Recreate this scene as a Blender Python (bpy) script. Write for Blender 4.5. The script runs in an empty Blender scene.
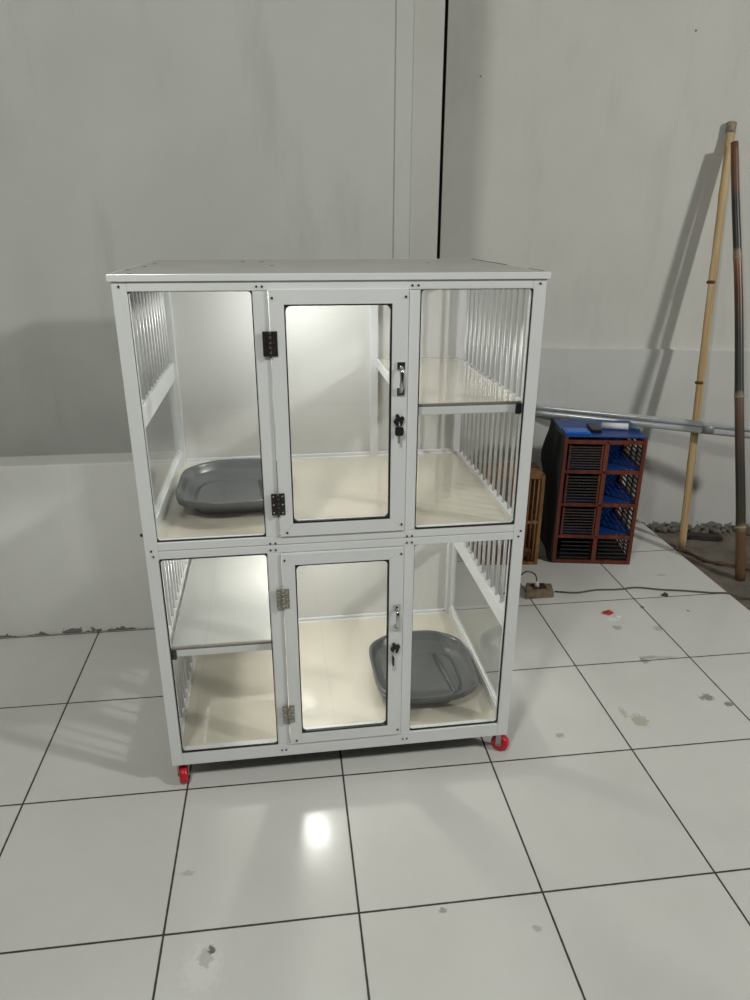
import bpy, bmesh, math, random
from mathutils import Vector, Matrix
random.seed(7)
C = bpy.context.scene.collection
PI = math.pi

# ------------------------------------------------------------------ materials
def newmat(name):
    m = bpy.data.materials.new(name); m.use_nodes = True
    nt = m.node_tree
    return m, nt, nt.nodes['Principled BSDF']

def mat(name, col, rough=.5, metal=0, var=.0, scale=8, bump=0, bscale=60, coat=0, spec=None, cior=1.5):
    m, nt, b = newmat(name)
    N, L = nt.nodes, nt.links
    b.inputs['Roughness'].default_value = rough
    b.inputs['Metallic'].default_value = metal
    if coat: b.inputs['Coat Weight'].default_value = coat; b.inputs['Coat Roughness'].default_value = .03 if cior > 1.5 else .08; b.inputs['Coat IOR'].default_value = cior
    if spec is not None: b.inputs['Specular IOR Level'].default_value = spec
    geo = N.new('ShaderNodeNewGeometry')
    nz = N.new('ShaderNodeTexNoise'); nz.inputs['Scale'].default_value = scale; nz.inputs['Detail'].default_value = 5
    L.new(geo.outputs['Position'], nz.inputs['Vector'])
    r = N.new('ShaderNodeValToRGB')
    r.color_ramp.elements[0].position = .3; r.color_ramp.elements[1].position = .7
    r.color_ramp.elements[0].color = tuple(c*(1-var) for c in col) + (1,)
    r.color_ramp.elements[1].color = tuple(min(1, c*(1+var)) for c in col) + (1,)
    L.new(nz.outputs['Fac'], r.inputs['Fac']); L.new(r.outputs['Color'], b.inputs['Base Color'])
    if bump:
        n2 = N.new('ShaderNodeTexNoise'); n2.inputs['Scale'].default_value = bscale; n2.inputs['Detail'].default_value = 4
        L.new(geo.outputs['Position'], n2.inputs['Vector'])
        bp = N.new('ShaderNodeBump'); bp.inputs['Strength'].default_value = bump; bp.inputs['Distance'].default_value = .01
        L.new(n2.outputs['Fac'], bp.inputs['Height']); L.new(bp.outputs['Normal'], b.inputs['Normal'])
    return m

def glass_mat(name, tint=(.985,.99,.986)):
    m, nt, b = newmat(name); N, L = nt.nodes, nt.links
    N.remove(b)
    t = N.new('ShaderNodeBsdfTransparent'); t.inputs['Color'].default_value = tint+(1,)
    g = N.new('ShaderNodeBsdfGlossy'); g.inputs['Roughness'].default_value = .02
    lw = N.new('ShaderNodeLayerWeight'); lw.inputs['Blend'].default_value = .5     # 1 - |cos|
    g_ = G(nt); fr = g_.math('ADD', .03, g_.math('MULTIPLY', .8, g_.math('POWER', lw.outputs['Facing'], 5)))
    mx = N.new('ShaderNodeMixShader')
    L.new(fr, mx.inputs['Fac']); L.new(t.outputs[0], mx.inputs[1]); L.new(g.outputs[0], mx.inputs[2])
    L.new(mx.outputs[0], N['Material Output'].inputs['Surface'])
    return m

def emit_mat(name, col, s):
    m, nt, b = newmat(name)
    b.inputs['Base Color'].default_value = col+(1,)
    b.inputs['Emission Color'].default_value = col+(1,); b.inputs['Emission Strength'].default_value = s
    return m

class G:   # tiny node graph helper
    def __init__(s, nt): s.N, s.L = nt.nodes, nt.links
    def math(s, op, a, b=None, c=None, clamp=False):
        n = s.N.new('ShaderNodeMath'); n.operation = op; n.use_clamp = clamp
        for i, v in enumerate((a, b, c)):
            if v is None: continue
            if isinstance(v, (int, float)): n.inputs[i].default_value = v
            else: s.L.new(v, n.inputs[i])
        return n.outputs[0]
    def noise(s, vec, scale, detail=4, rough=.5):
        n = s.N.new('ShaderNodeTexNoise'); n.inputs['Scale'].default_value = scale; n.inputs['Detail'].default_value = detail
        n.inputs['Roughness'].default_value = rough
        s.L.new(vec, n.inputs['Vector']); return n.outputs['Fac']
    def ramp(s, v, lo, hi):
        n = s.N.new('ShaderNodeMapRange'); n.inputs['From Min'].default_value = lo; n.inputs['From Max'].default_value = hi
        s.L.new(v, n.inputs['Value']); return n.outputs['Result']
    def mix(s, f, a, b):
        n = s.N.new('ShaderNodeMix'); n.data_type = 'RGBA'
        if isinstance(f, (int, float)): n.inputs[0].default_value = f
        else: s.L.new(f, n.inputs[0])
        for v, k in ((a, 6), (b, 7)):
            if isinstance(v, tuple): n.inputs[k].default_value = v + (1,)
            else: s.L.new(v, n.inputs[k])
        return n.outputs[2]

def floor_mat():
    m, nt, b = newmat('white_ceramic_tile'); g = G(nt); N, L = nt.nodes, nt.links
    geo = N.new('ShaderNodeNewGeometry'); P = geo.outputs['Position']
    sp = N.new('ShaderNodeSeparateXYZ'); L.new(P, sp.inputs[0])
    wob = g.math('MULTIPLY', g.math('SUBTRACT', g.noise(P, 30, 2), .5), .0016)
    ds = []
    for o in (sp.outputs['X'], sp.outputs['Y']):
        f = g.math('FRACT', g.math('ADD', g.math('DIVIDE', o, .5), 20.5))
        ds.append(g.math('MULTIPLY', g.math('ABSOLUTE', g.math('SUBTRACT', f, .5)), .5))
    d = g.math('ADD', g.math('MINIMUM', ds[0], ds[1]), wob)
    grout = g.math('SUBTRACT', 1, g.ramp(d, .0023, .0036), clamp=True)
    # tile body: subtle tone per tile
    cell = N.new('ShaderNodeTexWhiteNoise'); cell.noise_dimensions = '2D'
    cv = N.new('ShaderNodeCombineXYZ')
    for i, o in enumerate((sp.outputs['X'], sp.outputs['Y'])):
        L.new(g.math('FLOOR', g.math('DIVIDE', o, .5)), cv.inputs[i])
    L.new(cv.outputs[0], cell.inputs['Vector'])
    tone = g.math('ADD', .97, g.math('MULTIPLY', cell.outputs['Value'], .03))
    hz = g.ramp(g.noise(P, 1.7, 5, .6), .35, .7)
    tile = g.mix(hz, (.66,.66,.635), (.72,.72,.695))
    sc = N.new('ShaderNodeVectorMath'); sc.operation = 'SCALE'; L.new(tile, sc.inputs[0]); L.new(tone, sc.inputs['Scale'])
    tile = sc.outputs[0]
    # fine specks of dirt
    vo = N.new('ShaderNodeTexVoronoi'); vo.inputs['Scale'].default_value = 9; L.new(P, vo.inputs['Vector'])
    sep = N.new('ShaderNodeSeparateColor'); L.new(vo.outputs['Color'], sep.inputs[0])
    rad = g.math('MULTIPLY', g.math('POWER', sep.outputs[0], 6), .045)
    spk = g.math('LESS_THAN', g.math('ADD', vo.outputs['Distance'], g.math('MULTIPLY', g.noise(P, 160, 2), .03)), rad)
    tile = g.mix(g.math('MULTIPLY', spk, .55), tile, (.16,.15,.13))
    # stains and one soft pale patch, each with its own shape: (x, y, rx, ry, strength, colour)
    dn = g.math('MULTIPLY', g.math('SUBTRACT', g.noise(P, 70, 3, .7), .5), 2.2)
    for (x, y, rx, ry, st, col) in FLOOR_MARKS:
        a = g.math('DIVIDE', g.math('SUBTRACT', sp.outputs['X'], x), rx)
        c = g.math('DIVIDE', g.math('SUBTRACT', sp.outputs['Y'], y), ry)
        q = g.math('SQRT', g.math('ADD', g.math('MULTIPLY', a, a), g.math('MULTIPLY', c, c)))
        q = g.math('ADD', q, dn)
        k = g.math('MULTIPLY', g.math('SUBTRACT', 1, g.ramp(q, .7, 1.1), clamp=True), st)
        tile = g.mix(k, tile, col)
    col = g.mix(grout, tile, (.045,.042,.038))
    L.new(col, b.inputs['Base Color'])
    rg = g.math('ADD', .13, g.math('MULTIPLY', g.ramp(g.noise(P, 3.2, 6, .65), .3, .8), .16))
    L.new(g.math('ADD', rg, g.math('MULTIPLY', grout, .6)), b.inputs['Roughness'])
    bp = N.new('ShaderNodeBump'); bp.inputs['Strength'].default_value = .25; bp.inputs['Distance'].default_value = .004
    L.new(g.math('ADD', g.math('SUBTRACT', 1, grout), g.math('MULTIPLY', g.noise(P, 5, 2), .12)), bp.inputs['Height'])
    L.new(bp.outputs['Normal'], b.inputs['Normal'])
    return m

def wall_mat(name, ca, cb, spots=.0, streak=.0, grime=None, bump=.15, blotch=None):
    m, nt, b = newmat(name); g = G(nt); N, L = nt.nodes, nt.links
    geo = N.new('ShaderNodeNewGeometry'); P = geo.outputs['Position']
    sp = N.new('ShaderNodeSeparateXYZ'); L.new(P, sp.inputs[0])
    col = g.mix(g.ramp(g.noise(P, 1.6, 5, .6), .35, .68), ca, cb)
    if streak:   # damp streaks, stretched downward
        mp = N.new('ShaderNodeMapping'); mp.inputs['Scale'].default_value = (4.5, 4.5, .9); L.new(P, mp.inputs['Vector'])
        s = g.ramp(g.noise(mp.outputs[0], 1.4, 5, .6), .56, .76)
        col = g.mix(g.math('MULTIPLY', s, streak), col, tuple(c*.62 for c in ca))
    if spots:
        vo = N.new('ShaderNodeTexVoronoi'); vo.inputs['Scale'].default_value = 5; L.new(P, vo.inputs['Vector'])
        sep = N.new('ShaderNodeSeparateColor'); L.new(vo.outputs['Color'], sep.inputs[0])
        rad = g.math('MULTIPLY', g.math('POWER', sep.outputs[0], 8), .07)
        k = g.math('LESS_THAN', g.math('ADD', vo.outputs['Distance'], g.math('MULTIPLY', g.noise(P, 90, 2), .04)), rad)
        col = g.mix(g.math('MULTIPLY', k, spots), col, (.12,.11,.10))
    if blotch:     # wall colour darkens towards the ledge, broken up by noise
        z0, z1 = blotch
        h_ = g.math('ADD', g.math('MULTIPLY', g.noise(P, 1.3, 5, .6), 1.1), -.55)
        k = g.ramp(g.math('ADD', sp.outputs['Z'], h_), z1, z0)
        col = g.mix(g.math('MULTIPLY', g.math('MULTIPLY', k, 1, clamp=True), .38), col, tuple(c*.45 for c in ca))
    if grime:    # splashed dirt along the foot of the wall
        z0, z1 = grime
        n = g.math('MULTIPLY', g.noise(P, 14, 5, .7), z1)
        k = g.math('LESS_THAN', sp.outputs['Z'], g.math('SUBTRACT', n, z0))
        col = g.mix(g.math('MULTIPLY', k, .8), col, (.10,.09,.075))
    L.new(col, b.inputs['Base Color']); b.inputs['Roughness'].default_value = .75
    bp = N.new('ShaderNodeBump'); bp.inputs['Strength'].default_value = bump; bp.inputs['Distance'].default_value = .01
    L.new(g.math('ADD', g.noise(P, 3, 5, .6), g.math('MULTIPLY', g.noise(P, 60, 3), .15)), bp.inputs['Height'])
    L.new(bp.outputs['Normal'], b.inputs['Normal'])
    return m

def wood_mat(name, cols, axis_scale=(18,18,1.2), rough=.6, bands=None):
    m, nt, b = newmat(name); g = G(nt); N, L = nt.nodes, nt.links
    tc = N.new('ShaderNodeTexCoord'); P = tc.outputs['Object']
    mp = N.new('ShaderNodeMapping'); mp.inputs['Scale'].default_value = axis_scale; L.new(P, mp.inputs['Vector'])
    r = N.new('ShaderNodeValToRGB')
    els = r.color_ramp.elements
    els[0].position = .32; els[0].color = cols[0]+(1,); els[1].position = .7; els[1].color = cols[-1]+(1,)
    for i, c in enumerate(cols[1:-1]):
        e = els.new(.32 + .38*(i+1)/(len(cols)-1)); e.color = c+(1,)
    L.new(g.noise(mp.outputs[0], 2.2, 6, .6), r.inputs['Fac'])
    L.new(r.outputs['Color'], b.inputs['Base Color']); b.inputs['Roughness'].default_value = rough
    return m

GREY = (.30,.29,.26); DK = (.10,.085,.07); WH = (.85,.85,.83)
FLOOR_MARKS = [
 (.112,-.075,.018,.03,.8,GREY),(.105,-.10,.05,.06,.35,WH),(.125,-.055,.010,.012,.9,DK),  # the wide white entry is the soft pale patch
 (1.815,1.33,.028,.018,.7,WH),(1.80,1.26,.022,.02,.55,GREY),(1.98,1.23,.022,.022,.45,GREY),
 (1.83,1.02,.05,.012,.6,GREY),(1.80,1.00,.02,.02,.5,DK),(1.90,1.01,.05,.010,.4,GREY),
 (1.92,.74,.03,.02,.65,DK),(1.98,.69,.018,.016,.7,DK),(1.60,.64,.03,.035,.55,(.36,.31,.2)),
 (1.56,.69,.012,.03,.4,GREY),(1.28,.60,.018,.014,.6,GREY),(.72,-.02,.012,.008,.5,DK),(.95,-.1,.012,.01,.45,GREY),
 (2.0,1.42,.012,.012,.7,DK),(2.2,1.36,.009,.009,.7,DK),(.04,.18,.02,.01,.4,GREY),(2.26,1.72,.03,.01,.45,GREY),
]
M = {}
M['tile'] = floor_mat()
M['grey_wall'] = wall_mat('grey_plaster', (.50,.507,.475), (.555,.562,.535), spots=.3, streak=.35, blotch=(.80, 1.25))
M['low_wall'] = wall_mat('white_painted_plaster', (.78,.785,.755), (.82,.825,.80), spots=.4, streak=.15, grime=(.060,.135))
M['pilaster'] = wall_mat('pale_plaster', (.46,.46,.43), (.52,.52,.49), spots=.2, streak=.1)
M['right_wall'] = wall_mat('warm_white_plaster', (.63,.625,.585), (.69,.685,.645), spots=.9, streak=.22)
M['right_low'] = wall_mat('cool_white_plaster', (.60,.60,.575), (.67,.672,.65), spots=.5, streak=.25, grime=(.10,.22), bump=.3)
M['dirt'] = mat('packed_earth', (.13,.11,.088), .92, var=.4, scale=7, bump=.9, bscale=28)
M['rubble'] = mat('rubble_stone', (.13,.12,.10), .9, var=.6, scale=25, bump=.5, bscale=60)
M['dark_gap'] = mat('dark_gap', (.02,.02,.02), .9)
M['frame'] = mat('white_powder_coated_aluminium', (.77,.785,.785), .32, var=.02, scale=6, coat=.3)
M['cap'] = mat('dusty_sheet', (.46,.46,.435), .45, var=.06, scale=9)
M['panel'] = mat('white_glossy_panel', (.71,.71,.69), .16, var=.015, scale=4)
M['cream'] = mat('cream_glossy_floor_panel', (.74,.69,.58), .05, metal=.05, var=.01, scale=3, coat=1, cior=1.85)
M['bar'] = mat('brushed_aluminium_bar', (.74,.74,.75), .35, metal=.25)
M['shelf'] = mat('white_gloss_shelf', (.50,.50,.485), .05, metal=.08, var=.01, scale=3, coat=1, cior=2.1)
M['gasket'] = mat('black_rubber', (.012,.012,.012), .5)
M['glass'] = glass_mat('clear_glass')
M['bronze'] = mat('dark_bronze', (.055,.045,.042), .38, metal=.6, var=.3, scale=120)
M['nickel'] = mat('aged_nickel', (.36,.34,.29), .35, metal=.8, var=.3, scale=150)
M['chrome'] = mat('chrome', (.62,.62,.62), .15, metal=1)
M['black'] = mat('black_plastic', (.012,.012,.013), .35)
M['red'] = mat('red_polyurethane', (.55,.012,.03), .35, var=.1)
M['steel'] = mat('zinc_steel', (.5,.5,.48), .35, metal=.9)
M['litter'] = mat('grey_plastic', (.105,.11,.112), .24, var=.04, scale=30)
M['crate'] = wood_mat('red_brown_painted_wood', [(.07,.015,.008),(.14,.028,.014),(.19,.046,.02)], rough=.55)
M['slat'] = mat('dark_slat', (.05,.035,.03), .55, var=.3, scale=30)
M['slat_dark'] = mat('black_slat', (.02,.02,.021), .5)
M['blue'] = mat('blue_plastic_sheet', (.006,.05,.24), .4, var=.15, scale=15)
M['blackcloth'] = mat('black_cloth', (.012,.012,.012), .9, bump=.5, bscale=20)
M['bamboo_slat'] = wood_mat('tan_bamboo_slats', [(.12,.05,.018),(.25,.115,.04),(.36,.20,.08)], rough=.5)
M['tan_pole'] = wood_mat('split_bamboo', [(.36,.23,.10),(.52,.37,.19),(.62,.48,.29)], (25,25,.8), .55)
M['tan_dark'] = mat('bamboo_skin', (.20,.15,.07), .5, var=.3, scale=14)
M['brown_pole'] = None
M['paper'] = mat('white_paper', (.78,.78,.80), .7, var=.04)
M['card'] = mat('brown_cardboard', (.20,.15,.095), .8, var=.3, scale=30)
M['cable'] = mat('brown_cable', (.10,.075,.055), .55)
M['plank'] = mat('charred_wood', (.035,.025,.02), .85, var=.4, scale=30)
M['redpaper'] = mat('red_wrapper', (.42,.03,.02), .5, var=.5, scale=60)
M['leaf'] = mat('dry_leaf', (.10,.06,.035), .8, var=.5, scale=60)
M['pipe'] = mat('clear_plastic_sleeve', (.55,.58,.60), .22, metal=.25, var=.10, scale=14)
M['led'] = emit_mat('led_glow', (.93,1.0,.98), 6)
M['dust'] = mat('ceiling_grey', (.35,.35,.34), .9)

def brown_pole():
    m, nt, b = newmat('dark_mottled_bamboo'); g = G(nt); N, L = nt.nodes, nt.links
    tc = N.new('ShaderNodeTexCoord'); sp = N.new('ShaderNodeSeparateXYZ'); L.new(tc.outputs['Object'], sp.inputs[0])
    r = N.new('ShaderNodeValToRGB'); e = r.color_ramp.elements
    stops = [(0,(.13,.07,.035)),(.11,(.15,.08,.04)),(.125,(.22,.17,.10)),(.14,(.05,.045,.03)),(.26,(.045,.04,.03)),(.36,(.10,.06,.04)),(.42,(.16,.10,.07)),
             (.43,(.24,.18,.12)),(.44,(.03,.03,.025)),(.56,(.03,.032,.028)),(.66,(.10,.045,.02)),(.72,(.24,.10,.05)),(.745,(.28,.22,.15)),(.76,(.03,.03,.026)),(.86,(.035,.03,.026)),(.9,(.14,.06,.035)),(1,(.18,.08,.05))]
    e[0].position = 0; e[0].color = stops[0][1]+(1,); e[1].position = 1; e[1].color = stops[-1][1]+(1,)
    for p, c in stops[1:-1]:
        q = e.new(p); q.color = c+(1,)
    f = g.math('DIVIDE', sp.outputs['Z'], 2.21)
    f = g.math('ADD', f, g.math('MULTIPLY', g.math('SUBTRACT', g.noise(tc.outputs['Object'], 30, 3), .5), .03))
    L.new(f, r.inputs['Fac']); L.new(r.outputs['Color'], b.inputs['Base Color']); b.inputs['Roughness'].default_value = .38
    return m
M['brown_pole'] = brown_pole()

# ------------------------------------------------------------------ mesh helpers
class MB:
    def __init__(s, xf=None): s.bm = bmesh.new(); s.mats = []; s.cur = 0; s.xf = xf
    def use(s, m):
        if m not in s.mats: s.mats.append(m)
        s.cur = s.mats.index(m); return s
    def _v(s, p): return s.bm.verts.new(s.xf(Vector(p)) if s.xf else Vector(p))
    def face(s, vs, smooth=False):
        try: f = s.bm.faces.new(vs)
        except ValueError: return
        f.material_index = s.cur; f.smooth = smooth
    def box(s, x0, x1, y0, y1, z0, z1, mtx=None):
        P = [Vector((x, y, z)) for x in (x0, x1) for y in (y0, y1) for z in (z0, z1)]
        if mtx: P = [mtx @ p for p in P]
        v = [s._v(p) for p in P]
        for q in ((0,1,3,2),(4,6,7,5),(0,4,5,1),(2,3,7,6),(0,2,6,4),(1,5,7,3)): s.face([v[i] for i in q])
        return s
    def rings(s, rings, cap0=True, cap1=True, closed=True, smooth=True):
        R = [[s._v(p) for p in r] for r in rings]
        n = len(R[0])
        for a, b in zip(R, R[1:]):
            for i in range(n if closed else n-1):
                j = (i+1) % n; s.face([a[i], a[j], b[j], b[i]], smooth)
        if cap0: s.face(R[0][::-1])
        if cap1: s.face(R[-1])
        return s
    def tube(s, pts, rad, n=10, cap=True):
        pts = [Vector(p) for p in pts]; rg = []
        rr = rad if isinstance(rad, (list, tuple)) else [rad]*len(pts)
        up = None
        for i, p in enumerate(pts):
            d = (pts[min(i+1, len(pts)-1)] - pts[max(i-1, 0)]).normalized()
            if up is None: up = d.orthogonal().normalized()
            up = (up - d*up.dot(d)).normalized(); w = d.cross(up)
            rg.append([p + (up*math.cos(2*PI*k/n) + w*math.sin(2*PI*k/n))*rr[i] for k in range(n)])
        return s.rings(rg, cap, cap)
    def cyl(s, a, b, r, n=14): return s.tube([a, b], r, n)
    def build(s, name, m=None, parent=None, bevel=0, smooth_angle=True):
        bmesh.ops.recalc_face_normals(s.bm, faces=s.bm.faces[:])
        me = bpy.data.meshes.new(name); s.bm.to_mesh(me); s.bm.free()
        for k in (s.mats or [m]): me.materials.append(k)
        o = bpy.data.objects.new(name, me); C.objects.link(o)
        if parent: o.parent = parent
        if bevel:
            md = o.modifiers.new('bevel', 'BEVEL'); md.width = bevel; md.segments = 2; md.limit_method = 'ANGLE'; md.angle_limit = 1.0
        return o

def thing(name, label, cat, loc=(0,0,0), rz=0, group=None):
    o = bpy.data.objects.new(name, None); C.objects.link(o); o.empty_display_size = .1
    o.location = loc; o.rotation_euler = (0,0,rz); tag(o, label, cat, group); return o
def tag(o, label, cat, group=None, kind=None):
    o['label'] = label; o['category'] = cat
    if group: o['group'] = group
    if kind: o['kind'] = kind
    return o
def struct(name, mb, m=None, **k):
    o = mb.build(name, m, **k); o['kind'] = 'structure'; return o
def rrect(x0, x1, z0, z1, r, y, n=5):
    pts = []
    for cx, cz, a0 in ((x1-r, z1-r, 0), (x0+r, z1-r, PI/2), (x0+r, z0+r, PI), (x1-r, z0+r, 3*PI/2)):
        for i in range(n+1):
            a = a0 + PI/2*i/n; pts.append((cx + r*math.cos(a), y, cz + r*math.sin(a)))
    return pts

# ------------------------------------------------------------------ setting
struct('floor', MB().box(-4, 2.487, -4.5, 3.4, -.12, 0), M['tile'])
mb = MB()
nx, ny = 60, 60
vs = [[mb._v((2.487+3.2*i/nx, -2+5.2*j/ny, -.022 + .010*math.sin(i*1.3+j*.7)*random.random() + random.uniform(-.003,.003))) for j in range(ny+1)] for i in range(nx+1)]
for i in range(nx):
    for j in range(ny): mb.face([vs[i][j], vs[i+1][j], vs[i+1][j+1], vs[i][j+1]], True)
tag(mb.build('bare_ground', M['dirt']), 'brown packed earth floor beside the edge of the white tiles', 'ground')['kind'] = 'structure'

# left wall: projecting low wall with a ledge, and the grey wall set back above it
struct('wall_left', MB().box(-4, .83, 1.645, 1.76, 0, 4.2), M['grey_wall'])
o = struct('trim_1', MB().box(-4, .884, 1.505, 1.647, 0, .782), M['low_wall'], bevel=.006)
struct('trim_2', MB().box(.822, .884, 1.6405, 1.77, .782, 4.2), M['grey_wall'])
# column in the corner and the crack between it and the right wall
def rwall(s, off=0, z=0):          # point on the right wall's face: s metres along from its foot at (2.54, 2.39)
    d = Vector((1, -.2, 0)).normalized(); n = Vector((-.2, -1, 0)).normalized()
    p = Vector((2.54, 2.39, 0)) + d*s + n*off; return (p.x, p.y, z)
def wbox(mb, s0, s1, o0, o1, z0, z1):
    P = [rwall(s, o, z) for s in (s0, s1) for o in (o1, o0) for z in (z0, z1)]
    v = [mb._v(p) for p in P]
    for q in ((0,1,3,2),(4,6,7,5),(0,4,5,1),(2,3,7,6),(0,2,6,4),(1,5,7,3)): mb.face([v[i] for i in q])
    return mb
wb = struct('wall_back', MB().box(-1.335, 3.2, 0, .15, -.1, 4.2), M['right_wall'])
wb.location = (2.54, 2.39, 0); wb.rotation_euler = (0, 0, math.atan(-.2))
struct('trim_3', MB().box(.8845, 1.001, 1.652, 2.62, 0, 4.2), M['pilaster'])
struct('trim_4', wbox(MB(), -1.5, -1.2, -.20, -.155, -.1, 4.2), M['dark_gap'])
mb = MB()   # lower part of the right wall stands out by 2 cm, with a sloping top
P0 = [(-1.338, 0, 1.052), (-1.338, .022, 1.044), (-1.338, .022, -.1), (-1.338, 0, -.1)]
mb.rings([[rwall(a, o_, z) for (_, o_, z) in P0] for a in (-1.338, 3.2)], smooth=False)
struct('trim_5', mb, M['right_low'])
# far-off parts of the hall that only bounce light
struct('wall_far_left', MB().box(-4.15, -4, -4.5, 1.76, 0, 4.2), M['right_wall'])
struct('ceiling', MB().box(-4.15, 5.8, -4.5, 3.6, 4.2, 4.3), M['dust'])

# ------------------------------------------------------------------ rubble by the wall
mb = MB()
for i in range(150):
    s = random.uniform(-.02, 1.1); off = abs(random.gauss(.02, .035)) + .035
    r = random.uniform(.006, .022)
    c = Vector(rwall(s, off, -.018 + r*.5))
    n = 7; rg = []
    for k, (zz, rr) in enumerate(((-.8,.5),(-.2,1),(.35,.9),(.8,.4))):
        rg.append([c + Vector((math.cos(2*PI*a/n)*r*rr*random.uniform(.7,1.3), math.sin(2*PI*a/n)*r*rr*random.uniform(.7,1.3), zz*r)) for a in range(n)])
    mb.rings(rg, smooth=False)
tag(mb.build('rubble', M['rubble']), 'broken plaster and grit lying along the foot of the right wall', 'rubble', kind='stuff')

# ------------------------------------------------------------------ the cabinet
S = .9848; W = 1.1156; D = .796; H = 1.5095; ZB = .085
cab = thing('pet_cage', 'tall white two-tier aluminium pet cage with glass fronts standing on red casters', 'pet cage', (-.0404, .5138, 0), .0131)
def cx(p): return Vector((p.x*S, p.y*S, ZB + p.z*S))
def B(): return MB(cx)
PW = .036
# frame posts and rails, each a bevelled square profile with an inner lip
def frame_member(boxes, name='frame_rail'):
    b = B()
    for q in boxes: b.box(*q)
    return b.build(name, M['frame'], cab, bevel=.0018)
for (x0, x1, y0, y1) in ((0,PW,0,.035),(W-PW,W,0,.035),(0,PW,D-.035,D),(W-PW,W,D-.035,D)):
    frame_member([(x0,x1,y0,y1,0,H-.018)], 'corner_post')
for (x0, x1) in ((.341,.3795),(.7445,.775)):
    frame_member([(x0,x1,0,.03,.049,.735)], 'mullion'); frame_member([(x0,x1,0,.03,.786,1.466)], 'mullion')
    if x0 > .5: frame_member([(x0,x1,D-.03,D-.008,.772,1.466)], 'back_post')
for (z0, z1) in ((0,.049),(.735,.786),(1.468,H-.018)):
    fr = []
    if z0 == .735: fr = [(PW,W-PW,0,.032,.735,.7595),(PW,W-PW,0,.032,.7612,.786)]
    else: fr = [(PW,W-PW,0,.032,z0,z1)]
    frame_member(fr)
    frame_member([(PW,W-PW,D-.03,D,z0,z1-.012 if z0<1 else z1)])
    for x0, x1 in ((0,.026),(W-.026,W)):
        top = {0:.07,.735:.822,1.468:H-.018}[z0]
        if x0 > 0 and z0 == .735: top = .786
        if x0 == 0 and z0 == 0: top = .049
        frame_member([(x0+.002,x1-.002 if x0>0 else x1,.035,D-.035,z0,top)])
# panels
B().box(PW+.001,W-PW-.001,.034,D-.036,.002,.018).build('shade_board', M['plank'], cab)['label'] = 'dark board added to deepen the shade under the cage'  # added board, dark so the underside and its floor reflection stay dim
tp = B().box(-.001,W+.001,.001,D-.001,H-.0175,H-.0002).build('top_panel', M['cap'], cab)
for q in ((-.008,W+.008,-.006,.0),(-.008,W+.008,D,D+.006),(-.008,-.0015,.0005,D-.0005),(W+.0015,W+.008,.0005,D-.0005)):
    B().box(*q,H-.0175,H).build('edge_trim', M['frame'], tp, bevel=.0015)
for (x0, y0, x1, y1, w) in ((W+.004,D*.97,W+.005,D*.46,.0028),(W+.005,D*.2,W+.005,D*.06,.0018)):
    B().box(x0-w,x1+w,y1,y0,H-.001,H+.0006).build('chipped_edge', M['gasket'], tp)
for (x, y, w) in ((.045,.012,.006),(.01,.18,.005),(.03,.34,.006),(.035,.5,.005),(.36,.60,.006),(.395,.35,.005),(.3,.62,.005),(.9,.5,.004)):
    b = B(); R = [(x+w*1.7*math.cos(k*.9)*random.uniform(.5,1), y+w*math.sin(k*.9)*random.uniform(.5,1)) for k in range(7)]
    b.rings([[(a,c,H-.001) for a,c in R],[(a,c,H+.0006) for a,c in R]], smooth=False); b.build('paint_chip', M['gasket'], tp)
B().box(.01,W-.01,D-.008,D-.002,.03,H-.02).build('back_panel', M['panel'], cab)
B().box(.012,W-.012,.032,D-.008,(.7615),.772).build('floor_panel', M['cream'], cab)['label'] = 'glossy cream floor of the upper tier'
B().box(.012,W-.012,.032,D-.008,.020,.035).build('floor_panel', M['cream'], cab)['label'] = 'glossy cream floor of the lower tier'
B().box(.012,W-.012,.033,D-.008,.738,.7595).build('tier_ceiling', M['panel'], cab)
B().box(.027,W-.027,.033,D-.008,1.470,1.486).build('tier_ceiling', M['panel'], cab)
for z in (.772,.035):   # angle strips where floor meets back
    B().box(PW,W-PW,D-.022,D-.009,z,z+.014).build('edge_strip', M['frame'], cab, bevel=.003)
# shelves
def shelf(x0, x1, z, side):
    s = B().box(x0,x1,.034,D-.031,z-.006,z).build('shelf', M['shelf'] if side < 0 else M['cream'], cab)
    B().box(x0,x1,.022,.0335,z-.030,z-.007).build('shelf_rail', M['frame'], s, bevel=.002)
    B().box(x0,x1,.0225,.0335,z-.0065,z+.0005).build('shelf_edge', mat_edge, s)
    ex = (x0-.008, x0-.0005) if side > 0 else (x1+.0005, x1+.008)
    B().box(ex[0],ex[1],.024,D-.031,z-.034,z+.001).build('side_strip', M['frame'], s, bevel=.002)
    bx = (x1-.018, x1-.001) if side > 0 else (x0+.001, x0+.016)
    B().box(bx[0],bx[1],.0120,.0215,z-.034,z-.002).build('bracket', M['black'], s, bevel=.003)['label'] = 'black plastic corner bracket'
    return s
mat_edge = mat('board_edge', (.22,.20,.17), .6)
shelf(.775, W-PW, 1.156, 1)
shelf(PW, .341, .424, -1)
# barred sides
def grille(x, z0, z1, rails):
    b = B()
    for (a, c) in rails: b.box(x-.011,x+.011,.036,D-.036,a,c)
    g_ = b.build('bar_grille', M['frame'], cab, bevel=.0018)
    for k in range(13):
        y = .07 + k*.0548
        B().cyl((x,y,z0),(x,y,z1),.0050,12).build('bar', M['bar'], g_)
    return g_
grille(.014, 1.158, 1.466, [(1.096,1.158)])
grille(W-.014, .786, 1.466, [(1.117,1.145)])
grille(W-.014, .447, .735, [(.385,.447)])
grille(.014, .049, .735, [(.388,.416)])
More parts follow.
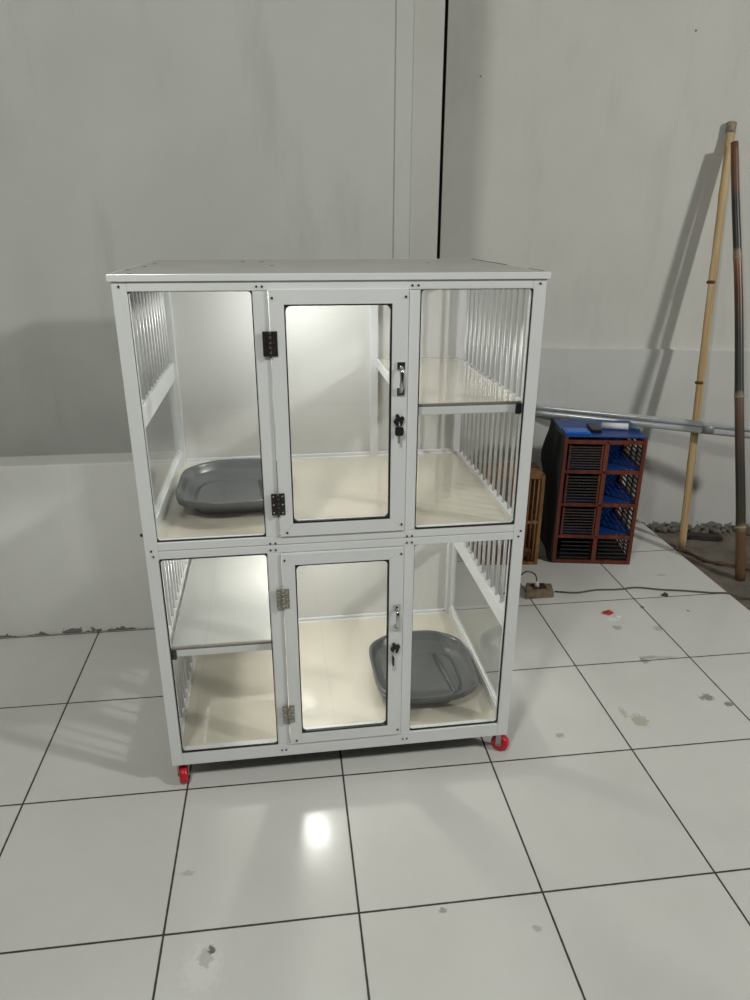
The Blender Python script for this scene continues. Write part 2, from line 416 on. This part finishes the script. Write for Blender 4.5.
# glass in the sides
for x, z0, z1 in ((.014,.822,1.096),(W-.014,.07,.385)):
    p = B().box(x-.002,x+.002,.036,D-.036,z0,z1).build('side_pane', M['glass'], cab)
    b = B()
    for (y0, y1, a, c) in ((.036,.044,z0,z1),(D-.044,D-.036,z0,z1),(.044,D-.044,z0,z0+.008),(.044,D-.044,z1-.008,z1)):
        b.box(x-.006,x+.006,y0,y1,a,c)
    b.build('bead', M['frame'], p)
def gasket(x0,x1,z0,z1,y,w,r,parent,m='gasket'):
    b = B(); R = rrect(x0,x1,z0,z1,.0015,y); Q = rrect(x0+w[0],x1-w[1],z0+w[2],z1-w[3],r,y)
    R2 = [(p[0],p[1]+.006,p[2]) for p in R]; Q2 = [(p[0],p[1]+.006,p[2]) for p in Q]
    b.rings([R,Q,Q2,R2,R], False, False, smooth=False)
    b.build('gasket', M[m], parent)
def pane(x0,x1,z0,z1,y,parent,w,r=.009,name='window_pane'):
    p = B().box(x0,x1,y,y+.004,z0,z1).build(name, M['glass'], parent)
    gasket(x0,x1,z0,z1,y-.0062,w,r,p)
    return p
pane(PW+.0005,.3405,.787,1.467,.012,cab,(.0006,.0026,.0026,.0008))
pane(.7755,W-PW-.0005,.787,1.467,.005,cab,(.0012,.003,.0036,.0008))
pane(PW+.0005,.3405,.050,.7335,.005,cab,(.003,.0026,.0036,.0014))
pane(.7755,W-PW-.0005,.050,.7335,.012,cab,(.0014,.0034,.003,.0006))
# doors
def screw_head(b, x, z, y=-.001, r=.0034):
    b.tube([(x,y+.002,z),(x,y-.0012,z)], r, 8)
def hinge(parent, x, z, h, m, lab):
    b = B(); b.use(M[m])
    b.box(x-.019,x-.0035,-.0105,-.0075,z-h/2,z+h/2); b.box(x+.0035,x+.019,-.0105,-.0075,z-h/2,z+h/2)
    for k in range(5):
        a = z-h/2 + h*k/5; b.cyl((x,-.0115,a+.0006),(x,-.0115,a+h/5-.0006),.0046,10)
    b.cyl((x,-.0115,z-h/2-.004),(x,-.0115,z-h/2),.003,8)
    b.use(M['chrome'])
    for sx in (-.0125,.0125):
        for sz in (-.38,0,.38): b.tube([(x+sx,-.0105,z+sz*h),(x+sx,-.0122,z+sz*h)], .0026, 8)
    b.build('hinge', None, parent)['label'] = lab
def door(z0, z1, hm, hz, lab_h, latch_z, lock_z, key):
    x0, x1 = .3815, .7425; st = .0375; P_ = 0
    t = B()
    y0, y1 = -.007, .022
    # mitred members
    o_ = [(x0,z0),(x1,z0),(x1,z1),(x0,z1)]; i_ = [(x0+st,z0+.039),(x1-st-.006,z0+.039),(x1-st-.006,z1-.037),(x0+st,z1-.037)]
    for k in range(4):
        j = (k+1)%4; q = [o_[k],o_[j],i_[j],i_[k]]
        f = [t._v((a,y0,c)) for a,c in q]; g2 = [t._v((a,y1,c)) for a,c in q]
        t.face(f); t.face(g2[::-1])
        for a in range(4): t.face([f[a],f[(a+1)%4],g2[(a+1)%4],g2[a]])
    d = t.build('door', M['frame'], cab, bevel=.0009)
    px0, px1, pz0, pz1 = x0+st, x1-st-.006, z0+.039, z1-.037
    p = B().box(px0,px1,.004,.008,pz0,pz1).build('door_pane', M['glass'], d)
    # dark rubber: thick on the right and along the bottom, as the pane sits off-centre
    b = B(); R = rrect(px0,px1,pz0,pz1,.001,-.0065); Q = rrect(px0+.0035,px1-.005,pz0+.0055,pz1-.0035,.014,-.0065)
    R2 = [(a,.003,c) for a,_,c in R]; Q2 = [(a,.003,c) for a,_,c in Q]
    b.rings([R,Q,Q2,R2,R],False,False,smooth=False); b.build('gasket', M['gasket'], d)
    for z in hz: hinge(d, .3795, z, .064, hm, lab_h)
    # pull handle
    b = B(); x = .724
    for s_ in (-1,1):
        b.box(x-.0105,x+.0105,-.0115,-.0072,latch_z+s_*.035-.010,latch_z+s_*.035+.010)
        b.tube([(x,-.011,latch_z+s_*.034),(x,-.021,latch_z+s_*.030)], .0048, 10)
        b.tube([(x-.006,-.011,latch_z+s_*.036),(x-.006,-.0135,latch_z+s_*.036)], .002, 8)
    b.tube([(x,-.020,latch_z-.033),(x,-.0245,latch_z-.018),(x,-.0255,latch_z),(x,-.0245,latch_z+.018),(x,-.020,latch_z+.033)], [.004,.0062,.0052,.0062,.004], 12)
    b.build('pull_handle', M['chrome'], d)['label'] = 'small chrome pull handle'
    # cam lock
    x = .720
    b = B(); b.tube([(x,-.0072,lock_z),(x,-.014,lock_z),(x,-.016,lock_z)], [.0125,.0125,.010], 20)
    for a in range(4):
        b.tube([(x+.012*math.cos(a*PI/2+.4)*.85,-.0072,lock_z+.004+.012*math.sin(a*PI/2+.4)),(x+.012*math.cos(a*PI/2+.4)*.85,-.017,lock_z+.004+.012*math.sin(a*PI/2+.4))], .0055, 10)
    b.build('lock', M['black'], d)['label'] = 'round black cam lock'
    if key == 'face':
        b = B(); b.use(M['black'])
        R = rrect(x-.012,x+.012,lock_z-.038,lock_z-.013,.006,-.024); b.rings([R,[(a,-.019,c) for a,_,c in R]],smooth=False)
        b.use(M['steel']); b.box(x-.003,x+.003,-.0225,-.0205,lock_z-.060,lock_z-.038)
        b.box(x-.0045,x-.003,-.0225,-.0205,lock_z-.057,lock_z-.053)
        b.tube([(x,-.016,lock_z),(x,-.022,lock_z-.008),(x,-.0215,lock_z-.02)],.002,8)
        b.build('key', None, d)['label'] = 'key with black bow hanging under the lock'
    else:
        b = B(); b.use(M['black']); b.box(x-.0105,x-.0055,-.028,-.010,lock_z-.052,lock_z-.024)
        b.use(M['steel']); b.box(x-.009,x-.007,-.022,-.016,lock_z-.070,lock_z-.052)
        b.tube([(x,-.016,lock_z),(x-.006,-.02,lock_z-.012),(x-.008,-.019,lock_z-.026)],.0016,8)
        b.build('key', None, d)['label'] = 'key turned edge-on under the lock'
    for (a, c) in ((x0+.008,z1-.02),(x1-.008,z1-.02),(x0+.02,z0+.012),(x1-.009,z0+.02)):
        b = B(); screw_head(b, a, c, -.0085, .0032); b.build('screw', M['bronze'], d)
door(.7885, 1.4705, 'bronze', (1.336,.890), 'dark bronze hinge', 1.237, 1.119, 'face')
door(.0505, .7325, 'nickel', (.588,.171), 'aged nickel hinge', .497, .386, 'edge')
# frame screws
for (x, z) in ((.352,1.478),(.366,1.478),(.752,1.478),(.768,1.478),(.018,1.480),(W-.018,1.480),
               (.351,.745),(.366,.745),(.351,.766),(.366,.766),(.752,.745),(.767,.745),(.752,.766),(.767,.766),
               (.018,.762),(.022,.745),(W-.014,.763),(W-.02,.745),(.352,.024),(.366,.024),(.752,.024),(.766,.024)):
    b = B(); screw_head(b, x, z, -.001, .0030); b.build('screw', M['bronze'], cab)
B().cyl((-.010,.02,.805),(.0,.02,.805),.005,8).build('screw', M['bronze'], cab)
# casters
def caster(x, y, ang):
    b = MB(); px, py = x*S, y*S
    c, s_ = math.cos(ang), math.sin(ang)
    def T(p): return Vector((px + p[0]*c - p[1]*s_, py + p[0]*s_ + p[1]*c, p[2]))
    b.xf = lambda p: T(p)
    b.box(-.024,.024,-.024,.024,.0805,.0848)
    b.cyl((0,0,.074),(0,0,.0805),.016,14)
    b.box(-.02,.013,-.0175,.0175,.069,.074)
    for s2 in (-1,1):
        yy = sorted((s2*.0175, s2*.0150))
        b.box(-.022,-.004,yy[0],yy[1],.026,.073)
    cc = b.build('caster', M['steel'], cab, bevel=.0015)
    w = MB(T)
    rg = [[(-.015+math.cos(2*PI*k/24)*r, yy, .030+math.sin(2*PI*k/24)*r) for k in range(24)] for yy, r in ((-.013,.013),(-.013,.026),(-.010,.0298),(.010,.0298),(.013,.026),(.013,.013))]
    w.rings(rg); w.build('wheel', M['red'], cc)['label'] = 'red wheel'
    h = MB(T); h.cyl((-.015,-.0185,.030),(-.015,.0185,.030),.0055,10); h.build('axle', M['nickel'], cc)
caster(.026,.040,PI/2+.15); caster(W-.024,.040,PI-.62)
caster(.045,D-.05,.3); caster(W-.05,D-.05,-.4)
# lights in the tiers
for z in (1.470,.738):
    x, y = .47, (.47 if z > 1 else .50)
    l = B().use(M['frame'])
    l.tube([(x,y,z),(x,y,z-.010)], .034, 24)
    base = l.build('ceiling_lamp', None, cab)
    e = B(); rg = [[(x+math.cos(2*PI*k/20)*r, y+math.sin(2*PI*k/20)*r, z-.0105-dz) for k in range(20)] for r, dz in ((.030,0),(.028,.008),(.018,.015),(.006,.018))]
    e.rings(rg); e.build('diffuser', M['led'], base)['label'] = 'glowing white lamp diffuser'

# ------------------------------------------------------------------ litter trays
def tray(name, label, lx, ly, lz, wx, wy, h, rz=0):
    p = cx(Vector((lx, ly, lz)))
    c, s_ = math.cos(.0131), math.sin(.0131)
    o_ = thing(name, label, 'litter tray', (-.0404 + p.x*c - p.y*s_, .5138 + p.x*s_ + p.y*c, p.z+.0008), .0131+rz, 'litter trays in the cage')
    b = MB(); n = 96
    def ring(sx, sy, z, e=4.2, wave=0, out=0):
        r = []
        for k in range(n):
            a = 2*PI*k/n; ca, sa = math.cos(a), math.sin(a)
            q = (abs(ca)**e + abs(sa)**e)**(-1/e)
            hump = math.exp(-(q*ca/.66)**4) if abs(sa) > .5 else 0
            hump *= min(1, (abs(sa)-.5)*4) if abs(sa) > .5 else 0
            r.append((q*ca*sx/2, q*sa*sy/2*(1 + out*hump*.15), z + wave*hump*.004))
        return r
    f = .745
    R = [ring(wx*f*.97, wy*f*.97, 0, 4), ring(wx*f, wy*f, .006, 4), ring(wx*.915, wy*.915, h*.70, 4.6, .8, .9),
         ring(wx*.945, wy*.945, h*.70, 4.6, 1, 1), ring(wx*.985, wy*.985, h*.66, 4.6, 1, 1), ring(wx, wy, h*.88, 4.6, 1, 1), ring(wx*.998, wy*.998, h*.97, 4.6, 1, 1),
         ring(wx*.98, wy*.98, h, 4.6, 1, 1), ring(wx*.955, wy*.955, h*.985, 4.6, 1, 1), ring(wx*.935, wy*.935, h*.90, 4.6, .9, .95), ring(wx*.86, wy*.87, h*.45, 4.3, .5, .6),
         ring(wx*.775, wy*.785, .018, 4, 0, .2), ring(wx*.725, wy*.735, .011, 4, 0, .15), ring(wx*.71, wy*.73, .0150, 3.8), ring(wx*.66, wy*.69, .0150, 3.6), ring(wx*.62, wy*.65, .0065, 3.6), ring(wx*.3, wy*.3, .0062, 3)]
    b.rings(R, True, True)
    b.build('basin', M['litter'], o_)
    # moulded floor step down the right hand side
    s2 = MB(); s2.tube([(wx*.26,-wy*.33,.011),(wx*.235,0,.0105),(wx*.20,wy*.33,.011)], [.007,.008,.007], 8)
    s2.build('floor_ridge', M['litter'], o_)
    return o_
tray('litter_tray', 'grey plastic litter tray in the upper left of the cage', .243, .366, .772, .366, .37, .064)
tray('litter_tray', 'grey plastic litter tray in the lower right of the cage, behind the lower door lock', .880, .312, .035, .372, .372, .066)

# ------------------------------------------------------------------ crate rack on the right
CR = -.18
cr = thing('poultry_crate', 'red-brown slatted crate rack with blue shelves standing behind the cage', 'crate', (1.742, 1.925, 0), CR)
w, dp, h = .412, .33, .70
lv = [0.018, .165, .345, .525, .682]
b = MB()
for (x, y) in ((0,0),(w-.02,0),(0,dp-.02),(w-.02,dp-.02)): b.box(x,x+.02,y,y+.02,0,h)
b.box(.205,.228,0,.018,.018,h-.018)
for z in lv:
    z0 = z-.018 if z > .02 else .0
    b.box(.02,w-.02,0,.018,z0,z0+.02); b.box(.02,w-.02,dp-.018,dp,z0,z0+.018)
    b.box(0,.018,.02,dp-.02,z0,z0+.018); b.box(w-.018,w,.02,dp-.02,z0,z0+.018)
b.build('frame', M['crate'], cr, bevel=.002)
for z in lv[1:4]:
    MB().box(.012,w-.012,.019,dp-.018,z+.0025,z+.007).build('tray_floor', M['blue'], cr)['label'] = 'blue plastic tray floor'
MB().box(.003,w-.003,.003,dp-.003,h,h+.005).build('top_sheet', M['blue'], cr)['label'] = 'blue plastic top sheet'
MB().box(.012,w-.012,.019,dp-.018,.019,.024).build('tray_floor', M['slat_dark'], cr)
for i in range(4):               # one run of slats per tier on each side
    z0, z1 = (lv[i]+.002, lv[i+1]-.018)
    n = 6
    b = MB()
    for k in range(n):
        z = z0 + (z1-z0)*(k+.5)/n; b.box(w-.013,w-.007,.02,dp-.02,z-.0035,z+.0035)
    for y in (.11,.2): b.box(w-.014,w-.006,y-.006,y+.006,z0,z1)
    b.build('side_slats', M['slat'], cr)
    b = MB()
    for k in range(n):
        z = z0 + (z1-z0)*(k+.5)/n; b.box(.007,.012,.02,dp-.02,z-.003,z+.003)
    b.build('side_slats', M['slat_dark'], cr)
    # left column hatch
    b = MB(); x0, x1 = .028, .200
    if i:
        b.use(M['crate']); b.box(x0,x0+.010,-.006,-.001,z0+.004,z1-.004); b.box(x1-.010,x1,-.006,-.001,z0+.004,z1-.004)
    b.use(M['slat'] if i else M['slat_dark'])
    for k in range(9 if i else 5):
        m_ = 9 if i else 5
        z = z0+.008 + (z1-z0-.016)*(k+.5)/m_; b.box(x0+.010,x1-.010,-.005,-.001,z-.0032,z+.0032)
    b.build('barred_hatch', None, cr)
    if i == 0:
        b = MB()
        for k in range(5):
            z = z0+.008 + (z1-z0-.016)*(k+.5)/5; b.box(.236,w-.024,.004,.009,z-.003,z+.003)
        b.build('barred_hatch', M['slat_dark'], cr)
MB().box(.02,w-.02,dp-.006,dp-.001,lv[1],lv[4]).build('back_sheet', M['blue'], cr)['label'] = 'blue plastic back sheet'
MB().box(.02,w-.02,dp-.006,dp-.001,.02,lv[1]-.02).build('back_sheet', M['blackcloth'], cr)['label'] = 'black back sheet of the lowest tier'
MB().box(.200,.205,.02,dp-.02,.03,.66).build('divider', M['slat_dark'], cr)
# black cloth hanging on its left side
b = MB(); rg = []
for i in range(13):
    z = .712 - .70*i/12
    rg.append([(-.002 - (.010 + (.035*math.exp(-((z-.52)/.14)**2)))*(.5+.5*math.sin(y*19+i*.6))*(1 if 0 < y < dp-.01 else .3) - .006, y, z) for y in [dp*k/14 for k in range(15)]] + [(-.0015, dp*(14-k)/14, z) for k in range(15)])
b.rings(rg); cl = b.build('black_cloth', M['blackcloth'])
cl.location = (1.742,1.925,0); cl.rotation_euler = (0,0,CR)
tag(cl, 'black cloth hanging down the left side of the red-brown crate rack', 'cloth')
def on_crate(x, y, z): c, s_ = math.cos(CR), math.sin(CR); return (1.742+x*c-y*s_, 1.925+x*s_+y*c, z)
b = MB(); b.box(.01,.135,.03,.13,.7055,.7135); b.box(.02,.125,.04,.12,.7135,.7165)
t = b.build('plastic_slab', mat('bright_blue_plastic', (.02,.16,.62), .3), bevel=.003); t.location = (1.742,1.925,0); t.rotation_euler = (0,0,CR)
tag(t, 'bright blue plastic slab lying on the left of the crate top', 'slab')
b = MB(); b.box(.150,.20,.07,.20,.7055,.722); t = b.build('black_box', M['black'], bevel=.004); t.location = (1.742,1.925,0); t.rotation_euler = (0,0,CR)
tag(t, 'small flat black box on the crate top beside the white roll', 'box')
b = MB(); b.tube([on_crate(.215,.15,.7225), on_crate(.345,.135,.7225)], .0165, 20); 
b.use(M['paper']); t = b.build('paper_roll', M['paper']); tag(t, 'white paper roll lying on top of the red-brown crate rack', 'roll')
b = MB(); b.tube([on_crate(.352,.134,.7195), on_crate(.405,.12,.7195)], .0125, 14)
t = b.build('plastic_tube', mat('blue_grey_plastic', (.10,.17,.24), .35)); tag(t, 'short blue-grey tube end next to the white roll on the crate', 'tube')

# bamboo cage, half hidden by the white cage
bc = thing('bamboo_cage', 'tan bamboo bird cage standing between the white cage and the red-brown crate', 'cage', (1.335, 1.945, 0), -.10)
w2, d2, h2 = .325, .22, .50
b = MB()
for (x, y) in ((0,0),(w2-.018,0),(0,d2-.018),(w2-.018,d2-.018)): b.box(x,x+.018,y,y+.018,0,h2)
for z in (0,.235,h2-.016):
    b.box(.018,w2-.018,0,.016,z,z+.016); b.box(.018,w2-.018,d2-.016,d2,z,z+.016)
    b.box(0,.016,.018,d2-.018,z,z+.016); b.box(w2-.016,w2,.018,d2-.018,z,z+.016)
b.build('frame', M['bamboo_slat'], bc, bevel=.002)
for (y) in (.008, d2-.008):
    b = MB()
    for k in range(13):
        x = .03 + (w2-.06)*k/12; b.cyl((x,y,.016),(x,y,h2-.016),.0038,8)
    b.build('bars', M['bamboo_slat'], bc)
for x in (.008, w2-.008):
    b = MB()
    for k in range(8):
        y = .03 + (d2-.06)*k/7; b.cyl((x,y,.016),(x,y,h2-.016),.0035,8)
    b.build('bars', M['bamboo_slat'], bc)
b = MB()
for k in range(9): b.box(.002,w2-.002,.004+k*.0238,.020+k*.0238,h2,h2+.006)
b.build('slat_roof', M['bamboo_slat'], bc)
MB().box(.004,w2-.004,.004,d2-.004,.003,.010).build('floor_board', M['bamboo_slat'], bc)
b = MB()
R = [[(w2-.075+math.cos(2*PI*k/16)*r, .075+math.sin(2*PI*k/16)*r*.8, z) for k in range(16)] for r, z in ((.03,.0105),(.052,.03),(.056,.052),(.050,.050),(.026,.018))]
b.rings(R); t = b.build('feed_bowl', M['bamboo_slat']); t.location = (1.335,1.945,0); t.rotation_euler = (0,0,-.10)
tag(t, 'tan wooden feed bowl on the floor of the bamboo cage', 'bowl')

# ------------------------------------------------------------------ poles
def lean(o_, a, b_):
    a, b_ = Vector(a), Vector(b_); o_.location = a; o_.rotation_mode = 'QUATERNION'
    o_.rotation_quaternion = (b_-a).to_track_quat('Z', 'Y'); return (b_-a).length
foot = Vector((2.555,2.045,-.012)); head = Vector((2.618,2.352,2.165))
pl = thing('bamboo_pole', 'pale tan split bamboo pole with notched top leaning on the wall', 'pole')
Ln = lean(pl, foot, head)
b = MB(); rg = []
for i in range(41):
    z = Ln*i/40; r = .0205 + .0004*math.sin(i*1.7)
    bend = .004*math.sin(PI*i/40)
    node = 1.09 if i in (9,18,27,34) else 1
    R = []
    for k in range(12):
        a = PI*k/11; R.append((math.cos(a)*r*node+bend, -math.sin(a)*r*.8*node, z))
    R += [(-r*.7+bend, .006, z), (r*.7+bend, .006, z)]
    rg.append(R)
b.rings(rg); b.build('stem', M['tan_pole'], pl)
b = MB()
for z0, z1 in ((.02,Ln*.22),(Ln*.225,Ln*.45),(Ln*.455,Ln*.66),(Ln*.665,Ln*.98)):
    n = 10
    b.rings([[(-.0225+.004*math.sin(PI*(z0+(z1-z0)*i/n)/Ln), -.008, z0+(z1-z0)*i/n),(-.016+.004*math.sin(PI*(z0+(z1-z0)*i/n)/Ln), -.0165, z0+(z1-z0)*i/n),(-.0145+.004*math.sin(PI*(z0+(z1-z0)*i/n)/Ln), -.0145, z0+(z1-z0)*i/n),(-.0205+.004*math.sin(PI*(z0+(z1-z0)*i/n)/Ln), -.004, z0+(z1-z0)*i/n)] for i in range(n+1)])
b.build('bark_strip', M['tan_dark'], pl)['label'] = 'strip of darker bark along the left edge'
b = MB(); rg = []
for z, r in ((Ln-.045,.024),(Ln-.002,.027),(Ln+.004,.020)): rg.append([(math.cos(2*PI*k/10)*r, -.006+math.sin(2*PI*k/10)*r*.7, z) for k in range(10)])
b.rings(rg); b.build('cut_top', mat('greyed_bamboo', (.30,.26,.20), .8, var=.4, scale=60), pl)['label'] = 'greyed frayed top end'
for z in (Ln*.655,Ln*.42):
    b = MB(); rg = [[(math.cos(2*PI*k/14)*r+.008, -.006+math.sin(2*PI*k/14)*r*.8, z+dz) for k in range(14)] for dz, r in ((-.008,.019),(-.003,.0235),(.004,.0235),(.008,.019))]
    b.rings(rg); b.build('node', mat('brown_node', (.10,.045,.02), .6), pl)

foot2 = Vector((2.650,1.645,-.014)); head2 = Vector((2.616,2.288,2.070))
p2 = thing('bamboo_pole', 'dark brown mottled bamboo pole at the right edge, standing in front of the pipe', 'pole')
L2 = lean(p2, foot2, head2)
b = MB(); pts, rr = [], []
for i in range(61):
    z = L2*i/60; pts.append((-.008*math.sin(PI*1.2*i/60)-.003*math.sin(i*.2), 0, z))
    r = .0245 - .0065*i/60
    for nz_ in (.125,.43,.745): r += .0022*math.exp(-((i/60-nz_)/.010)**2)
    rr.append(r)
b.tube(pts, rr, 16); b.build('stem', M['brown_pole'], p2)
for nz_ in (.125,.43,.745):
    i = int(nz_*60); z = L2*nz_; x = pts[i][0]
    b = MB(); rg = [[(x+math.cos(2*PI*k/16)*r, math.sin(2*PI*k/16)*r, z+dz) for k in range(16)] for dz, r in ((-.006,rr[i]-.0008),(-.002,rr[i]+.0022),(.003,rr[i]+.0022),(.007,rr[i]-.0008))]
    b.rings(rg); b.build('node', mat('pale_node', (.33,.27,.19), .6), p2)['label'] = 'pale ring at a joint'

# ------------------------------------------------------------------ aluminium pipe bundle behind crate
A_ = Vector((1.772,2.512,.680)); Bv = Vector((3.05,1.82,.660))
pb = thing('aluminium_pipe', 'long silvery pipe in clear sleeve running past the poles behind the crate', 'pipe')
LL = lean(pb, A_, Bv)
b = MB(); b.tube([(0,0,z*LL/20) for z in range(21)], .020, 16); b.build('tube', M['pipe'], pb)
b = MB(); b.tube([(0,0,-.002),(0,0,LL+.001)], .013, 16); b.build('inner_tube', M['steel'], pb)
b = MB(); b.tube([(-.006,.034,z*LL/20) for z in range(21)], .0155, 12); b.build('tube', M['pipe'], pb)
zc = LL*.645
b = MB(); b.tube([(.004,.010,zc-.028),(.004,.010,zc+.028)], .031, 18); b.build('coupling', mat('grey_coupling', (.28,.29,.30), .45, metal=.3), pb)['label'] = 'dull grey coupling'

# ------------------------------------------------------------------ small things on the floor
b = MB(); b.box(2.60,2.84,-.028,.028,0,.022)
mtx = Matrix.Translation((2.66,2.195,-.018)) @ Matrix.Rotation(-.30,4,'Z')
b = MB().box(0,.20,-.028,.028,.001,.024,mtx); b.box(.02,.16,-.038,-.028,.001,.014,mtx)
tag(b.build('wooden_offcut', M['plank'], bevel=.003), 'dark charred wooden offcut lying at the foot of the pale pole', 'wood')

bx = thing('socket_block', 'brown cardboard-coloured block with a power socket on the floor behind the cage', 'socket', (1.545,1.615,0), .05)
b = MB()
R = [[(x,y,0) for x,y in ((-.075,-.055),(.07,-.06),(.095,.03),(-.03,.06))],[(x,y,.03) for x,y in ((-.072,-.052),(.068,-.058),(.092,.03),(-.028,.058))]]
b.rings(R,smooth=False); b.build('block', M['card'], bx, bevel=.004)
MB().box(-.02,.05,-.02,.03,.0301,.037).build('socket', mat('dull_black_socket',(.03,.027,.022),.5), bx, bevel=.003)
b = MB(); b.tube([(.0,.0,.066),(.002,-.001,.050),(.003,-.001,.0372)], [.006,.0105,.012], 14)
plug = b.build('power_plug', mat('ivory_plastic', (.62,.60,.52), .4)); plug.location = (1.545,1.615,0)
tag(plug, 'ivory power plug standing in the brown socket block', 'plug')
b = MB(); pts = []
P = [Vector(q) for q in ((1.545,1.615,.064),(1.535,1.615,.10),(1.50,1.61,.122),(1.47,1.61,.115),(1.42,1.61,.06),(1.38,1.615,.006),(1.28,1.64,.004))]
def smooth(P, n=8):
    out = []
    for i in range(len(P)-1):
        p0, p1, p2_, p3 = P[max(i-1,0)], P[i], P[i+1], P[min(i+2,len(P)-1)]
        for k in range(n):
            t_ = k/n; out.append(.5*((2*p1)+(p2_-p0)*t_+(2*p0-5*p1+4*p2_-p3)*t_*t_+(3*p1-p0-3*p2_+p3)*t_**3))
    return out+[P[-1]]
b.tube(smooth(P), .0032, 8)
tag(b.build('plug_cable', M['black']), 'thin black cable arching up from the ivory plug', 'cable')
P = [Vector(q) for q in ((1.640,1.61,.0045),(1.74,1.585,.0045),(1.85,1.60,.0045),(1.96,1.592,.0045),(2.06,1.60,.0045),(2.17,1.565,.0045),(2.28,1.54,.0045),(2.40,1.505,.0045),(2.478,1.49,.0045),(2.56,1.46,-.008),(2.75,1.44,-.008))]
b = MB(); b.tube(smooth(P), .0045, 8)
tag(b.build('extension_cable', M['cable']), 'brown cable running right across the tiles from the socket block', 'cable')
P = [Vector(q) for q in ((2.50,2.03,-.006),(2.55,1.98,-.008),(2.60,1.86,-.008),(2.70,1.80,-.008),(2.80,1.72,-.008))]
b = MB(); b.tube(smooth(P), [.009+.003*math.sin(i) for i in range(33)], 8)
tag(b.build('dry_root', M['leaf']), 'dark dry root lying on the earth between the two poles', 'root')
def crumple(name, m, x, y, r, label, cat, hgt=.012, seed=1):
    rnd = random.Random(seed); b = MB()
    rg = []
    for j, (q, z) in enumerate(((.75,.0),(1,.003),(.8,hgt*.6),(.35,hgt))):
        rg.append([(x+math.cos(2*PI*k/11)*r*q*rnd.uniform(.55,1.25), y+math.sin(2*PI*k/11)*r*q*.75*rnd.uniform(.55,1.25), max(0.0004, z*rnd.uniform(.6,1.2))) for k in range(11)])
    b.rings(rg, smooth=False); tag(b.build(name, M[m]), label, cat)
crumple('candy_wrapper', 'redpaper', 1.815, 1.385, .026, 'crumpled red wrapper scrap on the tiles right of the cage', 'wrapper', .014, 3)
crumple('paper_scrap', 'paper', 1.845, 1.345, .014, 'tiny white paper scrap beside the red wrapper', 'paper', .008, 5)
crumple('dry_leaf', 'leaf', 2.165, 1.512, .02, 'curled dry brown leaf lying against the long brown cable', 'leaf', .016, 8)

# ------------------------------------------------------------------ lights
def area(name, loc, target, size, power, col):
    l = bpy.data.lights.new(name, 'AREA'); l.shape = 'DISK'; l.size = size; l.energy = power; l.color = col
    o_ = bpy.data.objects.new(name, l); C.objects.link(o_); o_.location = loc
    o_.rotation_euler = (Vector(target)-Vector(loc)).to_track_quat('-Z','Y').to_euler(); return o_
area('hall_lamp_left', (-.45,-1.6,3.5), (0,1.2,.6), .4, 43, (1,1,.94))
area('hall_lamp_right', (5.2,-2.0,3.9), (.4,1.6,.6), .35, 132, (1,1,.95))
def pt(name, lx, ly, lz, power, col, r):
    l = bpy.data.lights.new(name, 'POINT'); l.energy = power; l.color = col; l.shadow_soft_size = r
    o_ = bpy.data.objects.new(name, l); C.objects.link(o_)
    p = cx(Vector((lx,ly,lz))); c, s_ = math.cos(.0131), math.sin(.0131)
    o_.location = (-.0404+p.x*c-p.y*s_, .5138+p.x*s_+p.y*c, p.z)
pt('cage_lamp_upper', .47,.47,1.415, 4.4, (1,1,.97), .03)
pt('cage_lamp_lower', .47,.50,.682, 5.2, (1,.99,.93), .03)

w_ = bpy.data.worlds.new('world'); bpy.context.scene.world = w_; w_.use_nodes = True
w_.node_tree.nodes['Background'].inputs['Color'].default_value = (.95,.98,1,1)
w_.node_tree.nodes['Background'].inputs['Strength'].default_value = .02

# ------------------------------------------------------------------ camera
cam = bpy.data.cameras.new('camera'); co = bpy.data.objects.new('camera', cam); C.objects.link(co)
co.location = (.36848, -1.32114, 1.68208); co.rotation_euler = (1.19892, -.00326, -.12661)
cam.sensor_fit = 'VERTICAL'; cam.sensor_height = 36; cam.lens = 703.383912*36/1000
cam.clip_start = .05
sc = bpy.context.scene; sc.camera = co
sc.view_settings.view_transform = 'Standard'; sc.view_settings.look = 'None'
sc.view_settings.gamma = 1; sc.view_settings.use_curve_mapping = False
sc.view_settings.exposure = 0
